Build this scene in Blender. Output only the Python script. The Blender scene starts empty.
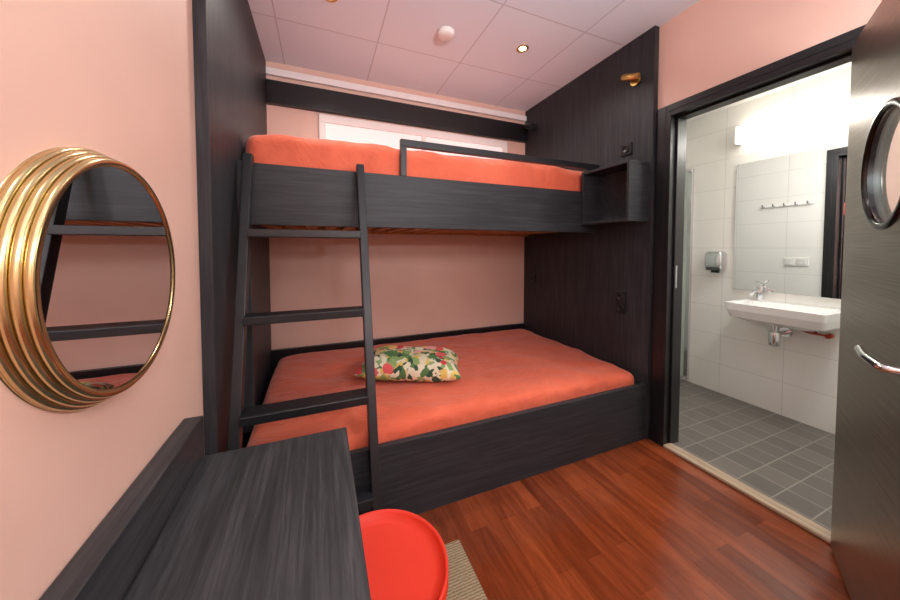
import bpy, bmesh, math
from mathutils import Vector, Matrix, noise
scene = bpy.context.scene
scene.view_settings.view_transform = 'Standard'
scene.view_settings.look = 'None'
COL = scene.collection

# ------------------------------------------------------------ materials
def lin(c):
    return tuple(((v/255)/12.92 if v/255 <= .04045 else ((v/255+.055)/1.055)**2.4) for v in c) + (1,)

def base(name, col=(200,200,200), rough=.5, metal=0, **kw):
    m = bpy.data.materials.new(name); m.use_nodes = True
    b = m.node_tree.nodes['Principled BSDF']
    b.inputs['Base Color'].default_value = lin(col)
    b.inputs['Roughness'].default_value = rough
    b.inputs['Metallic'].default_value = metal
    for k, v in kw.items():
        b.inputs[k].default_value = v
    return m, m.node_tree, b

def N(t, typ, **kw):
    n = t.nodes.new(typ)
    for k, v in kw.items(): setattr(n, k, v)
    return n

def coords(t, scale=(1,1,1), order=None, loc=(0,0,0)):
    tc = N(t, 'ShaderNodeTexCoord')
    out = tc.outputs['Object']
    if order:
        s = N(t, 'ShaderNodeSeparateXYZ'); c = N(t, 'ShaderNodeCombineXYZ')
        t.links.new(out, s.inputs[0])
        for i, ch in enumerate(order):
            t.links.new(s.outputs['XYZ'.index(ch)], c.inputs[i])
        out = c.outputs[0]
    mp = N(t, 'ShaderNodeMapping')
    mp.inputs['Scale'].default_value = scale
    mp.inputs['Location'].default_value = loc
    t.links.new(out, mp.inputs['Vector'])
    return mp.outputs[0]

def noise_node(t, vec, scale=1, detail=4, rough=.5, dist=0):
    n = N(t, 'ShaderNodeTexNoise')
    n.inputs['Scale'].default_value = scale
    n.inputs['Detail'].default_value = detail
    n.inputs['Roughness'].default_value = rough
    n.inputs['Distortion'].default_value = dist
    t.links.new(vec, n.inputs['Vector'])
    return n

def ramp(t, fac, stops, interp='LINEAR'):
    r = N(t, 'ShaderNodeValToRGB'); cr = r.color_ramp; cr.interpolation = interp
    while len(cr.elements) < len(stops): cr.elements.new(.5)
    for e, (p, c) in zip(cr.elements, stops):
        e.position = p; e.color = lin(c)
    t.links.new(fac, r.inputs[0])
    return r.outputs[0]

def bump(t, b, h, strength=.2, dist=.01):
    bp = N(t, 'ShaderNodeBump')
    bp.inputs['Strength'].default_value = strength
    bp.inputs['Distance'].default_value = dist
    t.links.new(h, bp.inputs['Height'])
    t.links.new(bp.outputs[0], b.inputs['Normal'])

def paint(name, col, rough=.55, var=4):
    m, t, b = base(name, col, rough)
    n = noise_node(t, coords(t), 2.0, 3)
    c = ramp(t, n.outputs[0], [(.3, tuple(max(0, v-var) for v in col)), (.7, tuple(min(255, v+var) for v in col))])
    t.links.new(c, b.inputs['Base Color'])
    n2 = noise_node(t, coords(t), 180, 2)
    bump(t, b, n2.outputs[0], .05, .002)
    return m

def grain(name, axis, dark=(34,36,40), mid=(45,47,51), light=(61,63,68), rough=.5):
    m, t, b = base(name, mid, rough)
    b.inputs['Specular IOR Level'].default_value = .35
    sc = [75, 75, 75]; sc['XYZ'.index(axis)] = 3.2
    v = coords(t, tuple(sc))
    n = noise_node(t, v, 1.0, 6, .7, .5)
    sc2 = [14, 14, 14]; sc2['XYZ'.index(axis)] = .9
    n2 = noise_node(t, coords(t, tuple(sc2)), 1.0, 3, .5, 1.6)
    mx = N(t, 'ShaderNodeMath', operation='MULTIPLY_ADD')
    mx.inputs[1].default_value = .74
    t.links.new(n.outputs[0], mx.inputs[0])
    m2 = N(t, 'ShaderNodeMath', operation='MULTIPLY'); m2.inputs[1].default_value = .26
    t.links.new(n2.outputs[0], m2.inputs[0]); t.links.new(m2.outputs[0], mx.inputs[2])
    c = ramp(t, mx.outputs[0], [(.36, dark), (.5, mid), (.66, light)])
    t.links.new(c, b.inputs['Base Color'])
    bump(t, b, mx.outputs[0], .12, .002)
    return m

M = {}
M['pink'] = paint('pink_wall_paint', (228,190,173), .5)
M['grain_x'] = grain('black_oak_x', 'X'); M['grain_z'] = grain('black_oak_z', 'Z')
M['grain_y'] = grain('black_oak_y', 'Y', (36,37,40), (51,52,55), (74,74,77))
M['black'] = base('black_lacquer', (24,24,27), .35)[0]
M['black_steel'] = base('black_steel', (31,33,37), .4, .1)[0]
M['white'] = paint('white_paint', (238,236,236), .5, 3)
M['plastic'] = base('white_plastic', (238,236,232), .35)[0]
M['ceramic'] = base('white_ceramic', (245,245,243), .1)[0]
M['chrome'] = base('chrome', (215,215,218), .12, 1)[0]
M['darkchrome'] = base('dark_metal', (60,58,56), .25, 1)[0]
M['mirror'] = base('mirror_silver', (240,242,244), .01, 1)[0]
M['slat'] = grain('pine_slats', 'Y', (150,95,50), (190,130,75), (210,155,95), .5)
M['glass'] = base('clear_glass', (240,250,248), .02, 0, **{'Transmission Weight': 1.0, 'IOR': 1.1})[0]
M['red'] = base('red_lacquer', (222,48,22), .55)[0]
M['bathwhite'] = paint('bath_paint', (240,239,236), .5, 3)
M['threshold'] = grain('light_threshold_wood', 'Y', (150,130,108), (185,165,140), (205,188,162), .4)
M['copper'] = base('red_valve', (170,60,40), .35, .4)[0]
M['brass'] = base('brass', (212,192,142), .22, 1)[0]
M['brass_lamp'] = base('brass_lamp', (196,160,96), .3, 1)[0]
m, t, b = base('frosted_pane', (240,236,232), .7)
b.inputs['Emission Color'].default_value = lin((244,240,240)); b.inputs['Emission Strength'].default_value = .3  # pane given a glow of its own in place of daylight
M['blind'] = m
# brushed steel
m, t, b = base('brushed_steel', (150,147,142), .36, 1)
n = noise_node(t, coords(t, (3, 3, 260)), 1, 3)
c = ramp(t, n.outputs[0], [(.3, (148,138,127)), (.7, (176,166,155))]); t.links.new(c, b.inputs['Base Color'])
bump(t, b, n.outputs[0], .06, .001); M['steel'] = m
# bedding
m, t, b = base('coral_bedspread', (224,104,74), .75, 0)
b.inputs['Sheen Weight'].default_value = .2
n = noise_node(t, coords(t, (1, 1, 1)), 3.5, 4, .55, 1.0)
c = ramp(t, n.outputs[0], [(.3, (216,94,62)), (.7, (228,110,78))]); t.links.new(c, b.inputs['Base Color'])
n2 = noise_node(t, coords(t, (5, 9, 5)), 1.3, 4, .5, 1.5)
bump(t, b, n2.outputs[0], .5, .03); M['coral'] = m
# floor wood
m, t, b = base('merbau_parquet', (140,60,30), .17)
b.inputs['Coat Weight'].default_value = .4; b.inputs['Coat Roughness'].default_value = .12
v = coords(t, (1, 1, 1), 'YXZ')
br = N(t, 'ShaderNodeTexBrick'); br.offset = .37; br.offset_frequency = 2
br.inputs['Scale'].default_value = 1
br.inputs['Brick Width'].default_value = .46
br.inputs['Row Height'].default_value = .075
br.inputs['Mortar Size'].default_value = .0004
br.inputs['Mortar Smooth'].default_value = .3
br.inputs['Bias'].default_value = 0
br.inputs['Color1'].default_value = lin((118,54,29)); br.inputs['Color2'].default_value = lin((154,76,41))
br.inputs['Mortar'].default_value = lin((92,42,24))
t.links.new(v, br.inputs['Vector'])
n = noise_node(t, coords(t, (22, 3, 3)), 1, 5, .6, 1.0)
mx = N(t, 'ShaderNodeMix', data_type='RGBA', blend_type='MULTIPLY'); mx.inputs[0].default_value = .85
t.links.new(br.outputs['Color'], mx.inputs[6])
c = ramp(t, n.outputs[0], [(.3, (188,176,168)), (.65, (255,255,255))]); t.links.new(c, mx.inputs[7])
t.links.new(mx.outputs[2], b.inputs['Base Color'])
bump(t, b, n.outputs[0], .05, .002); M['floor'] = m

def tiles(name, order, w, h, c1, c2, mortar, msize, rough, loc=(0,0,0), bmp=.2):
    m, t, b = base(name, c1, rough)
    v = coords(t, (1, 1, 1), order, loc)
    br = N(t, 'ShaderNodeTexBrick'); br.offset = 0
    br.inputs['Scale'].default_value = 1
    br.inputs['Brick Width'].default_value = w; br.inputs['Row Height'].default_value = h
    br.inputs['Mortar Size'].default_value = msize; br.inputs['Mortar Smooth'].default_value = .1
    br.inputs['Color1'].default_value = lin(c1); br.inputs['Color2'].default_value = lin(c2)
    br.inputs['Mortar'].default_value = lin(mortar)
    t.links.new(v, br.inputs['Vector'])
    t.links.new(br.outputs['Color'], b.inputs['Base Color'])
    inv = N(t, 'ShaderNodeMath', operation='SUBTRACT'); inv.inputs[0].default_value = 1
    t.links.new(br.outputs['Fac'], inv.inputs[1])
    bump(t, b, inv.outputs[0], bmp, .003)
    return m
M['ceil'] = tiles('ceiling_tiles', 'XYZ', .61, .61, (230,241,252), (226,238,250), (196,202,212), .004, .7, (.235, .235, 0), .1)
M['bfloor'] = tiles('grey_floor_tiles', 'XYZ', .14, .14, (102,98,93), (116,111,105), (150,144,135), .003, .3, (.02, .03, 0))
M['btile_x'] = tiles('white_wall_tiles_x', 'YZX', .4, .25, (242,240,235), (239,237,232), (216,214,209), .002, .15)
M['btile_y'] = tiles('white_wall_tiles_y', 'XZY', .4, .25, (242,240,235), (239,237,232), (216,214,209), .002, .15)
# rug
m, t, b = base('woven_rug', (150,135,108), .95)
ck = N(t, 'ShaderNodeTexWave'); ck.bands_direction = 'Y'; ck.inputs['Scale'].default_value = 30; ck.inputs['Distortion'].default_value = 3
ck.inputs['Detail'].default_value = 3; ck.inputs['Detail Scale'].default_value = 3
t.links.new(coords(t), ck.inputs['Vector'])
c = ramp(t, ck.outputs[0], [(.1, (124,106,80)), (.5, (146,128,100)), (.9, (168,150,120))]); t.links.new(c, b.inputs['Base Color'])
bump(t, b, ck.outputs[0], .4, .005); M['rug'] = m
# floral
m, t, b = base('floral_fabric', (230,220,200), .8)
def blobs(scale, wob, seedloc, stops):
    nz = noise_node(t, coords(t, (1,1,1), None, seedloc), 14, 3)
    mv = N(t, 'ShaderNodeMix', data_type='RGBA'); mv.inputs[0].default_value = wob
    t.links.new(coords(t, (1,1,1), None, seedloc), mv.inputs[6]); t.links.new(nz.outputs['Color'], mv.inputs[7])
    vo = N(t, 'ShaderNodeTexVoronoi'); vo.inputs['Scale'].default_value = scale
    t.links.new(mv.outputs[2], vo.inputs['Vector'])
    sp = N(t, 'ShaderNodeSeparateColor'); t.links.new(vo.outputs['Color'], sp.inputs[0])
    return ramp(t, sp.outputs[0], stops, 'CONSTANT'), vo.outputs['Distance'], sp.outputs[1]
cA, dA, sA = blobs(32, .10, (0,0,0), [(0, (226,222,196)), (.26, (140,170,104)), (.46, (84,124,72)), (.62, (228,218,190)), (.74, (50,80,58)), (.88, (222,196,100))])
cB, dB, sB = blobs(15, .08, (.3,.7,.2), [(0, (226,96,96)), (.3, (240,170,165)), (.55, (214,62,70)), (.75, (240,190,120))])
mx = N(t, 'ShaderNodeMix', data_type='RGBA')
l1 = N(t, 'ShaderNodeMath', operation='LESS_THAN'); l1.inputs[1].default_value = .45; t.links.new(dB, l1.inputs[0])
l2 = N(t, 'ShaderNodeMath', operation='LESS_THAN'); l2.inputs[1].default_value = .55; t.links.new(sB, l2.inputs[0])
mm = N(t, 'ShaderNodeMath', operation='MULTIPLY'); t.links.new(l1.outputs[0], mm.inputs[0]); t.links.new(l2.outputs[0], mm.inputs[1])
t.links.new(mm.outputs[0], mx.inputs[0]); t.links.new(cA, mx.inputs[6]); t.links.new(cB, mx.inputs[7])
t.links.new(mx.outputs[2], b.inputs['Base Color']); M['floral'] = m

def emis(name, col, strength):
    m, t, b = base(name, col, .5)
    b.inputs['Emission Color'].default_value = lin(col); b.inputs['Emission Strength'].default_value = strength
    return m
M['lamp'] = emis('lamp_diffuser', (255,248,234), 6.5)
M['bulb'] = emis('downlight_bulb', (255,232,190), 25)
M['fill_dome'] = emis('fill_dome_diffuser', (255,248,240), 3)
M['fill_globe'] = emis('opal_fill_globe', (247,250,255), 46)  # glass of the pendants added for fill

# ------------------------------------------------------------ geometry helpers
def empty(name, loc=(0,0,0)):
    e = bpy.data.objects.new(name, None); COL.objects.link(e); e.location = loc
    e.empty_display_size = .1
    return e

def finish(name, bm, mat, parent=None, smooth=False, bevel=0, seg=2):
    bmesh.ops.recalc_face_normals(bm, faces=bm.faces)
    me = bpy.data.meshes.new(name); bm.to_mesh(me); bm.free()
    o = bpy.data.objects.new(name, me); COL.objects.link(o)
    mats = mat if isinstance(mat, (list, tuple)) else [mat]
    for x in mats: me.materials.append(M[x])
    if smooth:
        for p in me.polygons: p.use_smooth = True
    if bevel:
        md = o.modifiers.new('bevel', 'BEVEL'); md.width = bevel; md.segments = seg; md.limit_method = 'ANGLE'
        md.harden_normals = False
    if parent: o.parent = parent
    return o

def addbox(bm, x0, x1, y0, y1, z0, z1, mi=0):
    v = [bm.verts.new((x, y, z)) for x in (x0, x1) for y in (y0, y1) for z in (z0, z1)]
    for f in ((0,1,3,2),(4,6,7,5),(0,4,5,1),(2,3,7,6),(0,2,6,4),(1,5,7,3)):
        fc = bm.faces.new([v[i] for i in f]); fc.material_index = mi

def box(name, x0, x1, y0, y1, z0, z1, mat, parent=None, bevel=0):
    bm = bmesh.new(); addbox(bm, x0, x1, y0, y1, z0, z1)
    return finish(name, bm, mat, parent, False, bevel)

def boxes(name, lst, mat, parent=None, bevel=0):
    bm = bmesh.new()
    for b_ in lst: addbox(bm, *b_)
    return finish(name, bm, mat, parent, False, bevel)

def cyl(name, p0, p1, r, mat, parent=None, seg=32, r2=None, bevel=0):
    p0, p1 = Vector(p0), Vector(p1); d = p1-p0
    bm = bmesh.new()
    bmesh.ops.create_cone(bm, cap_ends=True, segments=seg, radius1=r, radius2=r if r2 is None else r2, depth=d.length)
    q = d.to_track_quat('Z', 'Y')
    bmesh.ops.transform(bm, matrix=Matrix.Translation((p0+p1)/2) @ q.to_matrix().to_4x4(), verts=bm.verts)
    o = finish(name, bm, mat, parent, False, bevel)
    for p in o.data.polygons: p.use_smooth = len(p.vertices) == 4
    return o

def revolve(name, prof, origin, axis, mat, parent=None, seg=96, smooth=True, close=False):
    bm = bmesh.new(); rings = []
    for r, h in prof:
        rings.append([bm.verts.new((r*math.cos(2*math.pi*i/seg), r*math.sin(2*math.pi*i/seg), h)) for i in range(seg)])
    for a, b_ in zip(rings, rings[1:]):
        for i in range(seg):
            j = (i+1) % seg
            bm.faces.new((a[i], a[j], b_[j], b_[i]))
    if close:
        bm.faces.new(rings[0][::-1]); bm.faces.new(rings[-1])
    q = Vector(axis).to_track_quat('Z', 'Y')
    bmesh.ops.transform(bm, matrix=Matrix.Translation(origin) @ q.to_matrix().to_4x4(), verts=bm.verts)
    return finish(name, bm, mat, parent, smooth)

def tube(name, pts, r, mat, parent=None, cyclic=False):
    cu = bpy.data.curves.new(name, 'CURVE'); cu.dimensions = '3D'
    s = cu.splines.new('POLY'); s.points.add(len(pts)-1)
    for p, c in zip(s.points, pts): p.co = (*c, 1)
    s.use_cyclic_u = cyclic
    cu.bevel_depth = r; cu.bevel_resolution = 5; cu.use_fill_caps = True
    tmp = bpy.data.objects.new(name+'_tmp', cu); COL.objects.link(tmp)
    dg = bpy.context.evaluated_depsgraph_get()
    me = bpy.data.meshes.new_from_object(tmp.evaluated_get(dg))
    bpy.data.objects.remove(tmp)
    o = bpy.data.objects.new(name, me); COL.objects.link(o)
    me.materials.clear(); me.materials.append(M[mat])
    for p in me.polygons: p.use_smooth = True
    if parent: o.parent = parent
    return o

def fillet(pts, rad, n=6):
    pts = [Vector(p) for p in pts]; out = [pts[0]]
    for a, b_, c in zip(pts, pts[1:], pts[2:]):
        d1 = (a-b_).normalized(); d2 = (c-b_).normalized()
        p, q = b_+d1*rad, b_+d2*rad
        for i in range(n+1):
            s = i/n; out.append((1-s)**2*p + 2*s*(1-s)*b_ + s*s*q)
    out.append(pts[-1]); return [tuple(v) for v in out]

def softslab(name, x0, x1, y0, y1, z0, z1, r, mat, parent=None, amp=.012, seed=0, crown=.02):
    bm = bmesh.new(); nx, ny, nz = int((x1-x0)/.03), int((y1-y0)/.03), 10
    def mapv(p):
        c = Vector((min(max(p.x, x0+r), x1-r), min(max(p.y, y0+r), y1-r), min(max(p.z, z0+r*.6), z1-r*.6)))
        d = p-c
        if d.length > 1e-6:
            dd = Vector((d.x/r, d.y/r, d.z/(r*.6)))
            m_ = max(abs(dd.x), abs(dd.y), abs(dd.z)); 
            dd = dd.normalized()*m_ if m_ > 0 else dd
            p = c+Vector((dd.x*r, dd.y*r, dd.z*r*.6))
        fx = (p.x-x0)/(x1-x0); fy = (p.y-y0)/(y1-y0); top = (p.z-z0)/(z1-z0)
        cr = max(0, 16*fx*(1-fx)*fy*(1-fy))**.35
        nn = noise.fractal(Vector((p.x*3+seed, p.y*4, p.z*3)), .8, 2.1, 4)
        n3 = noise.noise(Vector((p.x*11+seed, p.y*5, p.z*4)))
        rd = 1-abs(noise.noise(Vector((p.x*2.2+p.y*3+seed, p.y*1.3-p.x*.6, seed))))
        p = p.copy(); p.z += top*(cr*crown+nn*amp+(rd**8)*amp*.7)
        if p.y < y0+.03: p.y -= (n3*.6+.2)*amp
        return p
    vd = {}
    def V(i, j, k):
        key = (i, j, k)
        if key not in vd:
            vd[key] = bm.verts.new(mapv(Vector((x0+(x1-x0)*i/nx, y0+(y1-y0)*j/ny, z0+(z1-z0)*k/nz))))
        return vd[key]
    for i in range(nx):
        for j in range(ny):
            for k in (0, nz): bm.faces.new((V(i,j,k), V(i+1,j,k), V(i+1,j+1,k), V(i,j+1,k)))
    for i in range(nx):
        for k in range(nz):
            for j in (0, ny): bm.faces.new((V(i,j,k), V(i+1,j,k), V(i+1,j,k+1), V(i,j,k+1)))
    for j in range(ny):
        for k in range(nz):
            for i in (0, nx): bm.faces.new((V(i,j,k), V(i,j+1,k), V(i,j+1,k+1), V(i,j,k+1)))
    o = finish(name, bm, mat, parent, True)
    o.modifiers.new('sub', 'SUBSURF').levels = 1
    return o

def rrect(hx, hy, r, n=6):
    out = []
    for cx, cy, a0 in ((hx-r, hy-r, 0), (-hx+r, hy-r, 90), (-hx+r, -hy+r, 180), (hx-r, -hy+r, 270)):
        for i in range(n+1):
            a = math.radians(a0+90*i/n); out.append((cx+r*math.cos(a), cy+r*math.sin(a)))
    return out

def loft(name, rings, origin, mat, parent=None, smooth=True):
    bm = bmesh.new(); R = []
    for hx, hy, z, r, *off in rings:
        ox = off[0] if off else 0
        R.append([bm.verts.new((origin[0]+x+ox, origin[1]+y, origin[2]+z)) for x, y in rrect(hx, hy, r)])
    k = len(R[0])
    for a, b_ in zip(R, R[1:]):
        for i in range(k): bm.faces.new((a[i], a[(i+1) % k], b_[(i+1) % k], b_[i]))
    bm.faces.new(R[0][::-1]); bm.faces.new(R[-1])
    o = finish(name, bm, mat, parent, smooth, 0)
    return o

# ------------------------------------------------------------ room shell
XL, XR, YB, YF, ZC = -.40, 1.99, 2.73, -1.3, 2.64
T = .12
BX = 3.17   # bathroom far wall
boxes('floor', [(XL-T, XR, YF-T, YB+T, -.1, 0)], 'floor')
boxes('floor_bathroom', [(XR, BX+T, -.6, 2.6, -.1, 0)], 'bfloor')
box('ceiling', XL-T, XR+T, YF-T, YB+T, ZC, ZC+.1, 'ceil')
box('ceiling_bathroom', XR+T, BX+T, -.6, 2.6, 2.42, 2.52, 'bathwhite')
box('wall_left', XL-T, XL, YF-T, YB+T, 0, ZC, 'pink')
box('wall_back', XL, XR, YB, YB+T, 0, ZC, 'pink')
box('wall_front', XL, XR, YF-T, YF, 0, ZC, 'pink')
DY0, DY1, DZ = .575, 1.283, 2.05
def wall_door(name, x0, x1, mat):
    return boxes(name, [(x0, x1, YF-T, DY0-.03, 0, ZC), (x0, x1, DY1+.03, YB+T, 0, ZC), (x0, x1, DY0-.03, DY1+.03, DZ+.03, ZC)], mat)
wall_door('wall_right', XR, XR+T*.5, 'pink')
wall_door('wall_bathroom_left', XR+T*.5, XR+T, 'btile_x')
box('wall_bathroom_right', BX, BX+T, -.6, 2.6, 0, 2.42, 'btile_x')
box('wall_bathroom_back', XR+T, BX, 2.5, 2.6, 0, 2.42, 'btile_y')
box('wall_bathroom_front', XR+T, BX, -.6, -.5, 0, 2.42, 'btile_y')
# trims
boxes('trim_1', [(XR-.018, XR+T+.012, DY1, DY1+.03, 0, DZ+.03), (XR-.018, XR, DY1+.03, DY1+.088, 0, DZ+.07),
                 (XR-.018, XR+T+.012, DY0-.03, DY0, 0, DZ+.03), (XR-.018, XR, DY0-.072, DY0-.03, 0, DZ+.07),
                 (XR-.018, XR+T+.012, DY0, DY1, DZ, DZ+.03), (XR-.018, XR, DY0-.03, DY1+.03, DZ+.03, DZ+.07),
                 (XR+T, XR+T+.012, DY1+.03, DY1+.07, 0, DZ+.07), (XR+T, XR+T+.012, DY0-.07, DY0-.03, 0, DZ+.07), (XR+T, XR+T+.012, DY0-.03, DY1+.03, DZ+.03, DZ+.07),
                 (XR+.03, XR+.045, DY1-.012, DY1, .02, DZ), (XR+.03, XR+.045, DY0, DY1, DZ-.012, DZ)], 'black', None, .002)
box('trim_2', XR-.02, XR+.05, DY0, DY1, 0, .018, 'threshold', None, .005)
box('trim_3', XL+.042, XR-.042, YB-.03, YB, 2.535, 2.585, 'white', None, .004)
box('trim_4', XL+.042, XR-.042, YB-.045, YB, 2.32, 2.49, 'black', None, .003)
boxes('baseboard_right', [(XR-.012, XR, YF, DY0-.075, 0, .08)], 'black', None, .002)
boxes('baseboard_front', [(XL+.012, XR-.012, YF, YF+.012, 0, .08)], 'black', None, .002)
# window
w = empty('window_1')
boxes('frame', [(0, 1.72, YB-.03, YB, 2.24, 2.30), (0, 1.72, YB-.03, YB, 1.62, 1.68), (0, .05, YB-.03, YB, 1.68, 2.24), (1.67, 1.72, YB-.03, YB, 1.68, 2.24), (.84, .88, YB-.03, YB, 1.68, 2.24)], 'plastic', w, .003)
box('frosted_pane', .05, 1.67, YB-.012, YB, 1.68, 2.24, 'blind', w)

# ------------------------------------------------------------ bunk bed
bb = empty('bunk_bed')
YFr = 1.37
box('end_panel_left', XL, XL+.04, YFr, YB, 0, ZC, 'grain_z', bb, .002)
box('end_panel_right', XR-.04, XR, YFr+.008, YB, 0, ZC, 'grain_z', bb, .002)
px0, px1 = XL+.04, XR-.04
box('lower_front_board', px0, px1, 1.385, 1.415, 0, .365, 'grain_x', bb, .003)
box('lower_base', px0, px1, 1.415, YB, .06, .22, 'grain_x', bb)
box('lower_back_board', px0, px1, YB-.03, YB, .22, .47, 'black', bb, .002)
UY = 1.79
box('upper_front_board', px0, px1, UY, UY+.035, 1.365, 1.665, 'grain_x', bb, .003)
box('upper_back_board', px0, px1, YB-.03, YB, 1.37, 1.66, 'grain_x', bb, .003)
boxes('upper_bearer', [(px0, px1, UY+.035, UY+.075, 1.37, 1.42), (px0, px1, YB-.07, YB-.03, 1.37, 1.42)], 'slat', bb)
boxes('slats', [(px0+.03+i*.12, px0+.10+i*.12, UY+.036, YB-.031, 1.385, 1.41) for i in range(19)], 'slat', bb, .002)
box('corner_post', px0, px0+.05, UY-.04, UY, .0+.36, 1.66, 'grain_z', bb, .002)
boxes('guard_rail', [(.43, px1, UY+.0, UY+.03, 1.835, 1.875), (.43, .465, UY, UY+.03, 1.665, 1.835), (1.85, 1.885, UY, UY+.03, 1.665, 1.835)], 'black_steel', bb, .002)
# shelf box open on the bed-length side
sx0, sx1, sy0, sy1, sz0, sz1, st = 1.775, px1, 1.40, UY-.001, 1.42, 1.80, .018
boxes('shelf_box', [(sx0, sx1, sy0, sy1, sz0, sz0+st), (sx0, sx1, sy0, sy1, sz1-st, sz1), (sx0, sx1, sy0, sy0+st, sz0+st, sz1-st),
                    (sx0, sx1, sy1-st, sy1, sz0+st, sz1-st), (sx1-st, sx1, sy0+st, sy1-st, sz0+st, sz1-st)], 'grain_x', bb, .002)
# ladder
def lpt(x, z): return Vector((x, 1.225+(1.745-1.225)*z/1.69, z))
lx0, lx1 = -.325, .215
def rail(name, xc):
    bm = bmesh.new()
    bot, top = lpt(xc, 0), lpt(xc, 1.69)
    hw, hd = .0185, .03
    vs = []
    for p in (bot, top):
        for sx, sy in ((-1,-1),(1,-1),(1,1),(-1,1)):
            vs.append(bm.verts.new((p.x+sx*hw, p.y+sy*hd*.9, p.z)))
    for f in ((0,1,2,3),(4,5,6,7),(0,1,5,4),(1,2,6,5),(2,3,7,6),(3,0,4,7)): bm.faces.new([vs[i] for i in f])
    return finish(name, bm, 'black_steel', bb, False, .003)
rail('ladder_rail_left', lx0+.017); rail('ladder_rail_right', lx1-.017)
for i, z in enumerate((.235, .60, .955, 1.315)):
    y = lpt(0, z).y
    box('ladder_step_%d' % (i+1), lx0+.034, lx1-.034, y-.055, y+.04, z-.017, z+.017, 'black_steel', bb, .003)

softslab('mattress', px0+.05, px1-.02, 1.425, YB-.035, .225, .43, .07, 'coral', None, .014, 3, .02)
softslab('mattress', px0+.01, px1-.02, UY+.04, YB-.035, 1.445, 1.83, .075, 'coral', None, .02, 9, .035)

# pillow
def pillow(name, c, w_, d_, h_, rot, mat):
    bm = bmesh.new(); n = 28; top = {}; bot = {}
    for i in range(n+1):
        for j in range(n+1):
            u, v = 2*i/n-1, 2*j/n-1
            x = u*w_/2; y = v*d_/2
            x *= 1-.07*(1-abs(v))*abs(u); y *= 1-.09*(1-abs(u))*abs(v)
            th = max(0, (1-u**4)*(1-v**4))**.6
            nn = noise.noise(Vector((u*2.5, v*2.5, 1)))*.014*th
            top[i, j] = bm.verts.new((x, y, h_*.6*th+nn+.001))
            edge = i in (0, n) or j in (0, n)
            bot[i, j] = top[i, j] if edge else bm.verts.new((x, y, -h_*.4*th))
    for i in range(n):
        for j in range(n):
            bm.faces.new((top[i,j], top[i+1,j], top[i+1,j+1], top[i,j+1]))
            bm.faces.new((bot[i,j], bot[i,j+1], bot[i+1,j+1], bot[i+1,j]))
    o = finish(name, bm, mat, None, True)
    o.location = c; o.rotation_euler = (0, math.radians(2), rot)
    return o
pillow('throw_pillow', (.52, 1.91, .513), .62, .38, .15, math.radians(-22), 'floral')

# ------------------------------------------------------------ wall mirror
rm = empty('round_mirror')
mc = Vector((XL, .82, 1.194))
prof = [(.2385, 0)]
for r, h in [(.233, .008), (.228, .0185), (.223, .029), (.218, .0395)]:
    for k in range(-4, 5):
        a = math.radians(k*20+20)
        prof.append((r+.0062*math.cos(a), h+.0062*math.sin(a)))
prof += [(.213, .046), (.209, .041)]
revolve('frame', prof, mc, (1, 0, 0), 'brass', rm, 128)
revolve('glass', [(.2105, .0), (.2105, .0415), (.001, .0415)], mc, (1, 0, 0), 'mirror', rm, 128, False)

# ------------------------------------------------------------ desk
dk = empty('desk')
box('top', -.348, .078, .12, 1.185, .565, .60, 'grain_y', dk, .003)
box('back_ledge', XL+.002, -.348, .12, 1.195, .50, .725, 'grain_y', dk, .003)
box('side_panel_far', -.385, .04, 1.09, 1.12, 0, .565, 'grain_z', dk, .002)
box('side_panel_near', -.385, .04, .16, .19, 0, .565, 'grain_z', dk, .002)

# ------------------------------------------------------------ stool
st_ = empty('stool')
sc = (.125, .805, 0)
revolve('seat', [(.0005,.40),(.15,.398),(.168,.402),(.176,.412),(.182,.420),(.186,.416),(.186,.385),(.181,.378),(.0005,.378)][::-1], sc, (0,0,1), 'red', st_, 96)
for i in range(4):
    a = math.radians(45+90*i)
    cyl('leg_%d' % (i+1), (sc[0]+.12*math.cos(a), sc[1]+.12*math.sin(a), .38), (sc[0]+.165*math.cos(a), sc[1]+.165*math.sin(a), .012), .011, 'red', st_)
tube('foot_ring', [(sc[0]+.147*math.cos(2*math.pi*i/48), sc[1]+.147*math.sin(2*math.pi*i/48), .16) for i in range(48)], .007, 'red', st_, True)
# rug
box('rug', .05, .53, .25, 1.19, 0, .010, 'rug', None, .004)

# ------------------------------------------------------------ steel door (leaf opened into the room)
d = empty('door_1', (1.943, .572, 0)); d.rotation_euler = (0, 0, math.atan2(-.459, -.888))
PX, PZ = .39, 1.50
bm = bmesh.new(); addbox(bm, 0, .76, 0, .04, .012, 2.045)
leaf = finish('leaf', bm, 'steel')
bm = bmesh.new(); bmesh.ops.create_cone(bm, cap_ends=True, segments=96, radius1=.178, radius2=.178, depth=.2)
bmesh.ops.transform(bm, matrix=Matrix.Translation((PX, .02, PZ)) @ Matrix.Rotation(math.pi/2, 4, 'X'), verts=bm.verts)
cut = finish('cut', bm, 'steel')
md = leaf.modifiers.new('b', 'BOOLEAN'); md.object = cut; md.operation = 'DIFFERENCE'; md.solver = 'EXACT'
dg = bpy.context.evaluated_depsgraph_get()
me = bpy.data.meshes.new_from_object(leaf.evaluated_get(dg))
leaf.modifiers.clear(); leaf.data = me; bpy.data.objects.remove(cut); leaf.parent = d
ringp = [(.174,-.004),(.174,.005),(.178,.008),(.190,.007),(.194,.004),(.195,0)]
revolve('porthole_ring', ringp, (PX, 0, PZ), (0,-1,0), 'darkchrome', d, 96)
revolve('porthole_ring_rear', ringp, (PX, .04, PZ), (0,1,0), 'darkchrome', d, 96)
revolve('porthole_liner', [(.1775,0),(.1775,.04)], (PX, .0, PZ), (0,1,0), 'black', d, 96)
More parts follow.
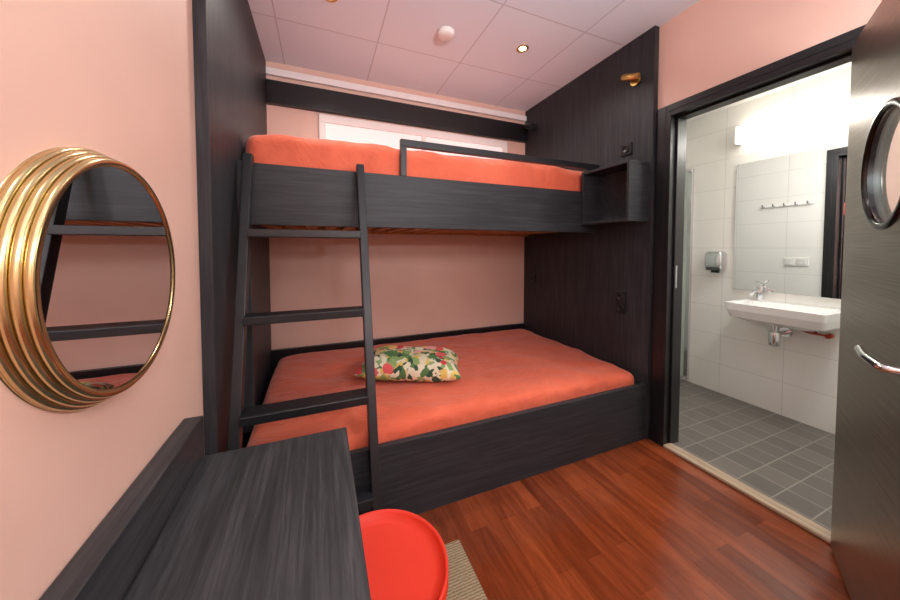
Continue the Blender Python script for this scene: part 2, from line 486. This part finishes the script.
revolve('porthole_glass', [(.001,.005),(.176,.005),(.176,.011),(.001,.011)], (PX, .0, PZ), (0,1,0), 'glass', d, 96, False)
cyl('handle_rose', (.70, 0, .95), (.70, -.010, .95), .026, 'chrome', d)
tube('handle_lever', fillet([(.70, -.005, .95), (.70, -.066, .95), (.61, -.074, .956), (.545, -.068, .962)], .016), .0095, 'chrome', d)
cyl('handle_rose_rear', (.70, .04, .95), (.70, .05, .95), .026, 'chrome', d)
tube('handle_lever_rear', fillet([(.70, .045, .95), (.70, .10, .95), (.58, .10, .955)], .016), .0095, 'chrome', d)
cyl('lock_rose', (.70, 0, 1.06), (.70, -.010, 1.06), .024, 'chrome', d)
box('lock_turn', .694, .706, -.035, -.010, 1.045, 1.075, 'chrome', d, .002)
for z in (.3, 1.05, 1.8):
    cyl('hinge', (-.006, .034, z-.045), (-.006, .034, z+.045), .007, 'chrome', d)
box('door_strike_plate', XR+.048, XR+.072, DY1-.002, DY1, 1.0, 1.14, 'chrome')

# ------------------------------------------------------------ bathroom
wb = empty('washbasin')
so = (BX-.167, 1.155, .84)
loft('bowl', [(.10,.17,-.135,.04, .03), (.146,.245,-.105,.03,.01), (.160,.259,-.05,.022), (.165,.265,0,.02), (.162,.262,.003,.02), (.118,.235,.001,.03,-.02), (.105,.22,-.03,.04,-.02), (.07,.15,-.08,.04,-.02)], so, 'ceramic', wb, False)
cyl('drain', (so[0]-.01, so[1], .762), (so[0]-.01, so[1], .765), .02, 'chrome', wb)
fx = BX-.04; fy = 1.33
cyl('faucet_body', (fx, fy, .842), (fx, fy, .955), .02, 'chrome', wb, bevel=.003)
tube('faucet_spout', fillet([(fx, fy, .91), (fx-.07, fy, .92), (fx-.12, fy, .90)], .02), .011, 'chrome', wb)
tube('faucet_lever', [(fx, fy, .955), (fx, fy, .975), (fx-.06, fy, .995)], .007, 'chrome', wb)
tube('trap_down', [(BX-.16, 1.19, .71), (BX-.16, 1.19, .60)], .016, 'chrome', wb)
cyl('trap_bottle', (BX-.16, 1.19, .55), (BX-.16, 1.19, .65), .032, 'chrome', wb, bevel=.004)
tube('trap_pipe', fillet([(BX-.16, 1.19, .63), (BX-.08, 1.19, .63), (BX, 1.19, .63)], .02), .015, 'chrome', wb)
cyl('trap_flange', (BX-.012, 1.19, .63), (BX, 1.19, .63), .035, 'chrome', wb)
tube('hose_hot', fillet([(BX-.06, 1.27, .75), (BX-.07, 1.10, .68), (BX-.03, 1.03, .67), (BX, 1.03, .67)], .03), .007, 'chrome', wb)
tube('hose_cold', fillet([(BX-.06, 1.25, .75), (BX-.09, 1.05, .67), (BX-.03, .97, .66), (BX, .97, .66)], .03), .007, 'copper', wb)
cyl('valve', (BX-.05, 1.03, .67), (BX, 1.03, .67), .016, 'chrome', wb)
cyl('valve_cold', (BX-.05, .97, .66), (BX, .97, .66), .016, 'copper', wb)

bmr = empty('bathroom_mirror')
box('backing', BX-.012, BX, .70, 1.515, .915, 1.93, 'plastic', bmr)
box('mirror_glass', BX-.016, BX-.012, .70, 1.515, .915, 1.93, 'mirror', bmr)
vl = empty('vanity_light')
box('housing', BX-.03, BX, .70, 1.50, 2.10, 2.20, 'plastic', vl, .003)
box('diffuser', BX-.09, BX-.03, .71, 1.49, 2.085, 2.215, 'lamp', vl, .015)
boxes('end_cap', [(BX-.095, BX, .70, .71, 2.08, 2.22), (BX-.095, BX, 1.49, 1.50, 2.08, 2.22)], 'plastic', vl, .002)
ds = empty('soap_dispenser')
loft('case', [(.042,.058,0,.015), (.05,.062,.05,.015), (.05,.062,.14,.015), (.035,.05,.16,.015)], (BX-.052, 1.625, 1.06), 'chrome', ds)
box('nozzle', BX-.07, BX-.04, 1.60, 1.65, 1.04, 1.06, 'black', ds)
# shower screen
ss = empty('shower_screen')
gx0 = 2.50
box('panel', gx0, BX-.02, 1.855, 1.861, .05, 1.95, 'glass', ss)
boxes('profile', [(BX-.03, BX, 1.84, 1.876, .02, 1.97), (gx0-.02, gx0, 1.845, 1.871, .02, 1.97), (gx0, BX-.03, 1.848, 1.868, 1.945, 1.97), (gx0, BX-.03, 1.848, 1.868, 0.0, .05)], 'chrome', ss, .002)
hk = empty('towel_hooks')
box('hook_rail', XR+T, XR+T+.012, 1.42, 1.80, 1.655, 1.675, 'plastic', hk, .003)
for i in range(5):
    y = 1.45+i*.08
    tube('hook_%d' % (i+1), [(XR+T+.01, y, 1.665), (XR+T+.045, y, 1.66), (XR+T+.05, y, 1.685)], .006, 'chrome', hk)
sw = empty('light_switch')
boxes('plate', [(XR+T, XR+T+.012, 1.44, 1.52, 1.08, 1.16), (XR+T, XR+T+.012, 1.53, 1.61, 1.08, 1.16)], 'plastic', sw, .003)
boxes('rocker', [(XR+T+.012, XR+T+.017, 1.455, 1.505, 1.095, 1.145), (XR+T+.012, XR+T+.017, 1.545, 1.595, 1.095, 1.145)], 'plastic', sw, .002)

# ------------------------------------------------------------ fittings on the right panel
def socket(y, z, two=True):
    e = empty('power_outlet')
    h = .075 if two else .04
    box('plate', px1-.012, px1, y-.04, y+.04, z-h, z+h, 'black_steel', e, .003)
    for k in ((-.037, .037) if two else (0,)):
        revolve('socket', [(.026,0),(.026,.006),(.021,.006),(.019,.001),(.001,.001)], (px1-.012, y, z+k), (-1,0,0), 'black', e, 40)
    return e
socket(1.56, 1.925, False); socket(1.58, .87); socket(2.57, .95, False)
rl = empty('reading_lamp')
cyl('rose', (px1, 1.50, 2.36), (px1-.014, 1.50, 2.36), .035, 'brass_lamp', rl)
cyl('arm', (px1-.01, 1.50, 2.36), (px1-.06, 1.50, 2.365), .007, 'brass_lamp', rl)
cyl('shade', (px1-.06, 1.44, 2.345), (px1-.06, 1.55, 2.39), .022, 'brass_lamp', rl, bevel=.003)
rl2 = empty('reading_lamp')
cyl('rose', (px1, 2.56, 2.42), (px1-.012, 2.56, 2.42), .03, 'black', rl2)
cyl('arm', (px1-.01, 2.56, 2.42), (px1-.08, 2.56, 2.42), .008, 'black', rl2)
cyl('shade', (px1-.08, 2.50, 2.40), (px1-.08, 2.60, 2.44), .028, 'black', rl2, bevel=.003)

# ------------------------------------------------------------ ceiling fittings
sd = empty('smoke_detector')
revolve('body', [(.001,0),(.055,0),(.055,-.012),(.05,-.03),(.03,-.038),(.001,-.038)], (.763,1.93,ZC), (0,0,1), 'plastic', sd, 64)
def downlight(x, y, power, ang=150):
    e = empty('ceiling_downlight')
    revolve('trim_ring', [(.042,0),(.042,-.004),(.030,-.006),(.028,-.001)], (x,y,ZC), (0,0,1), 'brass_lamp', e, 48)
    revolve('bulb', [(.001,-.002),(.022,-.002)], (x,y,ZC), (0,0,1), 'bulb', e, 48, False)
    l = bpy.data.lights.new('spot', 'SPOT'); l.energy = power; l.spot_size = math.radians(ang); l.spot_blend = .8
    l.shadow_soft_size = .05; l.color = (1, .94, .86)
    o = bpy.data.objects.new('lamp_spot', l); COL.objects.link(o); o.location = (x, y, ZC-.03); o.parent = e
downlight(.065, 1.905, 25); downlight(1.32, 1.885, 25)
downlight(.065, .3, 11); downlight(1.32, .3, 13)
# globe pendants added out of view to light the ceiling: the opal glass itself emits
def fill_globe(x, y, z, r):
    p = empty('added_pendant')
    cyl('cord', (x, y, ZC), (x, y, z+r), .004, 'black', p, 12)
    cyl('canopy', (x, y, ZC), (x, y, ZC-.02), .05, 'black', p)
    cyl('cap', (x, y, z+r-.01), (x, y, z+r+.03), .03, 'black', p)
    bm = bmesh.new(); bmesh.ops.create_uvsphere(bm, u_segments=32, v_segments=20, radius=r)
    bmesh.ops.translate(bm, vec=(x, y, z), verts=bm.verts)
    finish('fill_globe', bm, 'fill_globe', p, True)
fill_globe(1.2, -.3, 1.88, .14)
fill_globe(.35, -.8, 1.88, .14)
# uplighter added out of view on the rear wall to brighten the ceiling
ul = empty('added_uplighter')
box('bracket', .68, .78, YF, YF+.02, 1.55, 1.70, 'black', ul, .003)
cyl('arm', (.73, YF+.02, 1.62), (.73, YF+.10, 1.62), .012, 'black', ul)
ldir = (Vector((.75, 1.9, 2.64))-Vector((.73, YF+.12, 1.66))).normalized()
c0 = Vector((.73, YF+.12, 1.64))
revolve('shade', [(.02,-.05),(.035,-.03),(.05,.05),(.047,.05),(.032,-.025),(.001,-.03)], c0, ldir, 'black', ul, 40)
l = bpy.data.lights.new('added_uplight', 'SPOT'); l.energy = 120; l.spot_size = math.radians(62); l.spot_blend = 1; l.shadow_soft_size = .04; l.color = (.95, .97, 1)
o = bpy.data.objects.new('added_uplight', l); COL.objects.link(o); o.location = c0+ldir*.05; o.rotation_euler = ldir.to_track_quat('-Z', 'Y').to_euler(); o.parent = ul

def area(name, loc, rot, sx, sy, e, col, parent):
    l = bpy.data.lights.new(name, 'AREA'); l.shape = 'RECTANGLE'; l.size = sx; l.size_y = sy; l.energy = e; l.color = col
    o = bpy.data.objects.new(name, l); COL.objects.link(o); o.location = loc; o.rotation_euler = rot; o.parent = parent
area('vanity_lamp_light', (BX-.095, 1.1, 2.15), (0, math.radians(60), 0), .1, .75, 12, (1, .97, .92), vl)
bl = empty('bathroom_fill_lamp')  # unseen lamp added to brighten the bathroom
revolve('dome', [(.001,-.06),(.1,-.05),(.14,-.02),(.145,0)], (2.6, .5, 2.42), (0,0,1), 'fill_dome', bl, 48)
area('dome_fill_light', (2.6, .5, 2.35), (0,0,0), .25, .25, 13, (1, .98, .95), bl)

# world
wd = bpy.data.worlds.new('world'); scene.world = wd; wd.use_nodes = True
wd.node_tree.nodes['Background'].inputs[0].default_value = (.8, .85, 1, 1)
wd.node_tree.nodes['Background'].inputs[1].default_value = .3

# ------------------------------------------------------------ camera
cam = bpy.data.cameras.new('camera'); co = bpy.data.objects.new('camera', cam); COL.objects.link(co)
cam.sensor_width = 36; cam.lens = 12.6; cam.clip_start = .02
pitch, yaw = 2.0, 22.3
co.location = (0, 0, 1.25); co.rotation_euler = (math.radians(90-pitch), 0, math.radians(-yaw))
cam.shift_y = -(300-259)/900
scene.camera = co
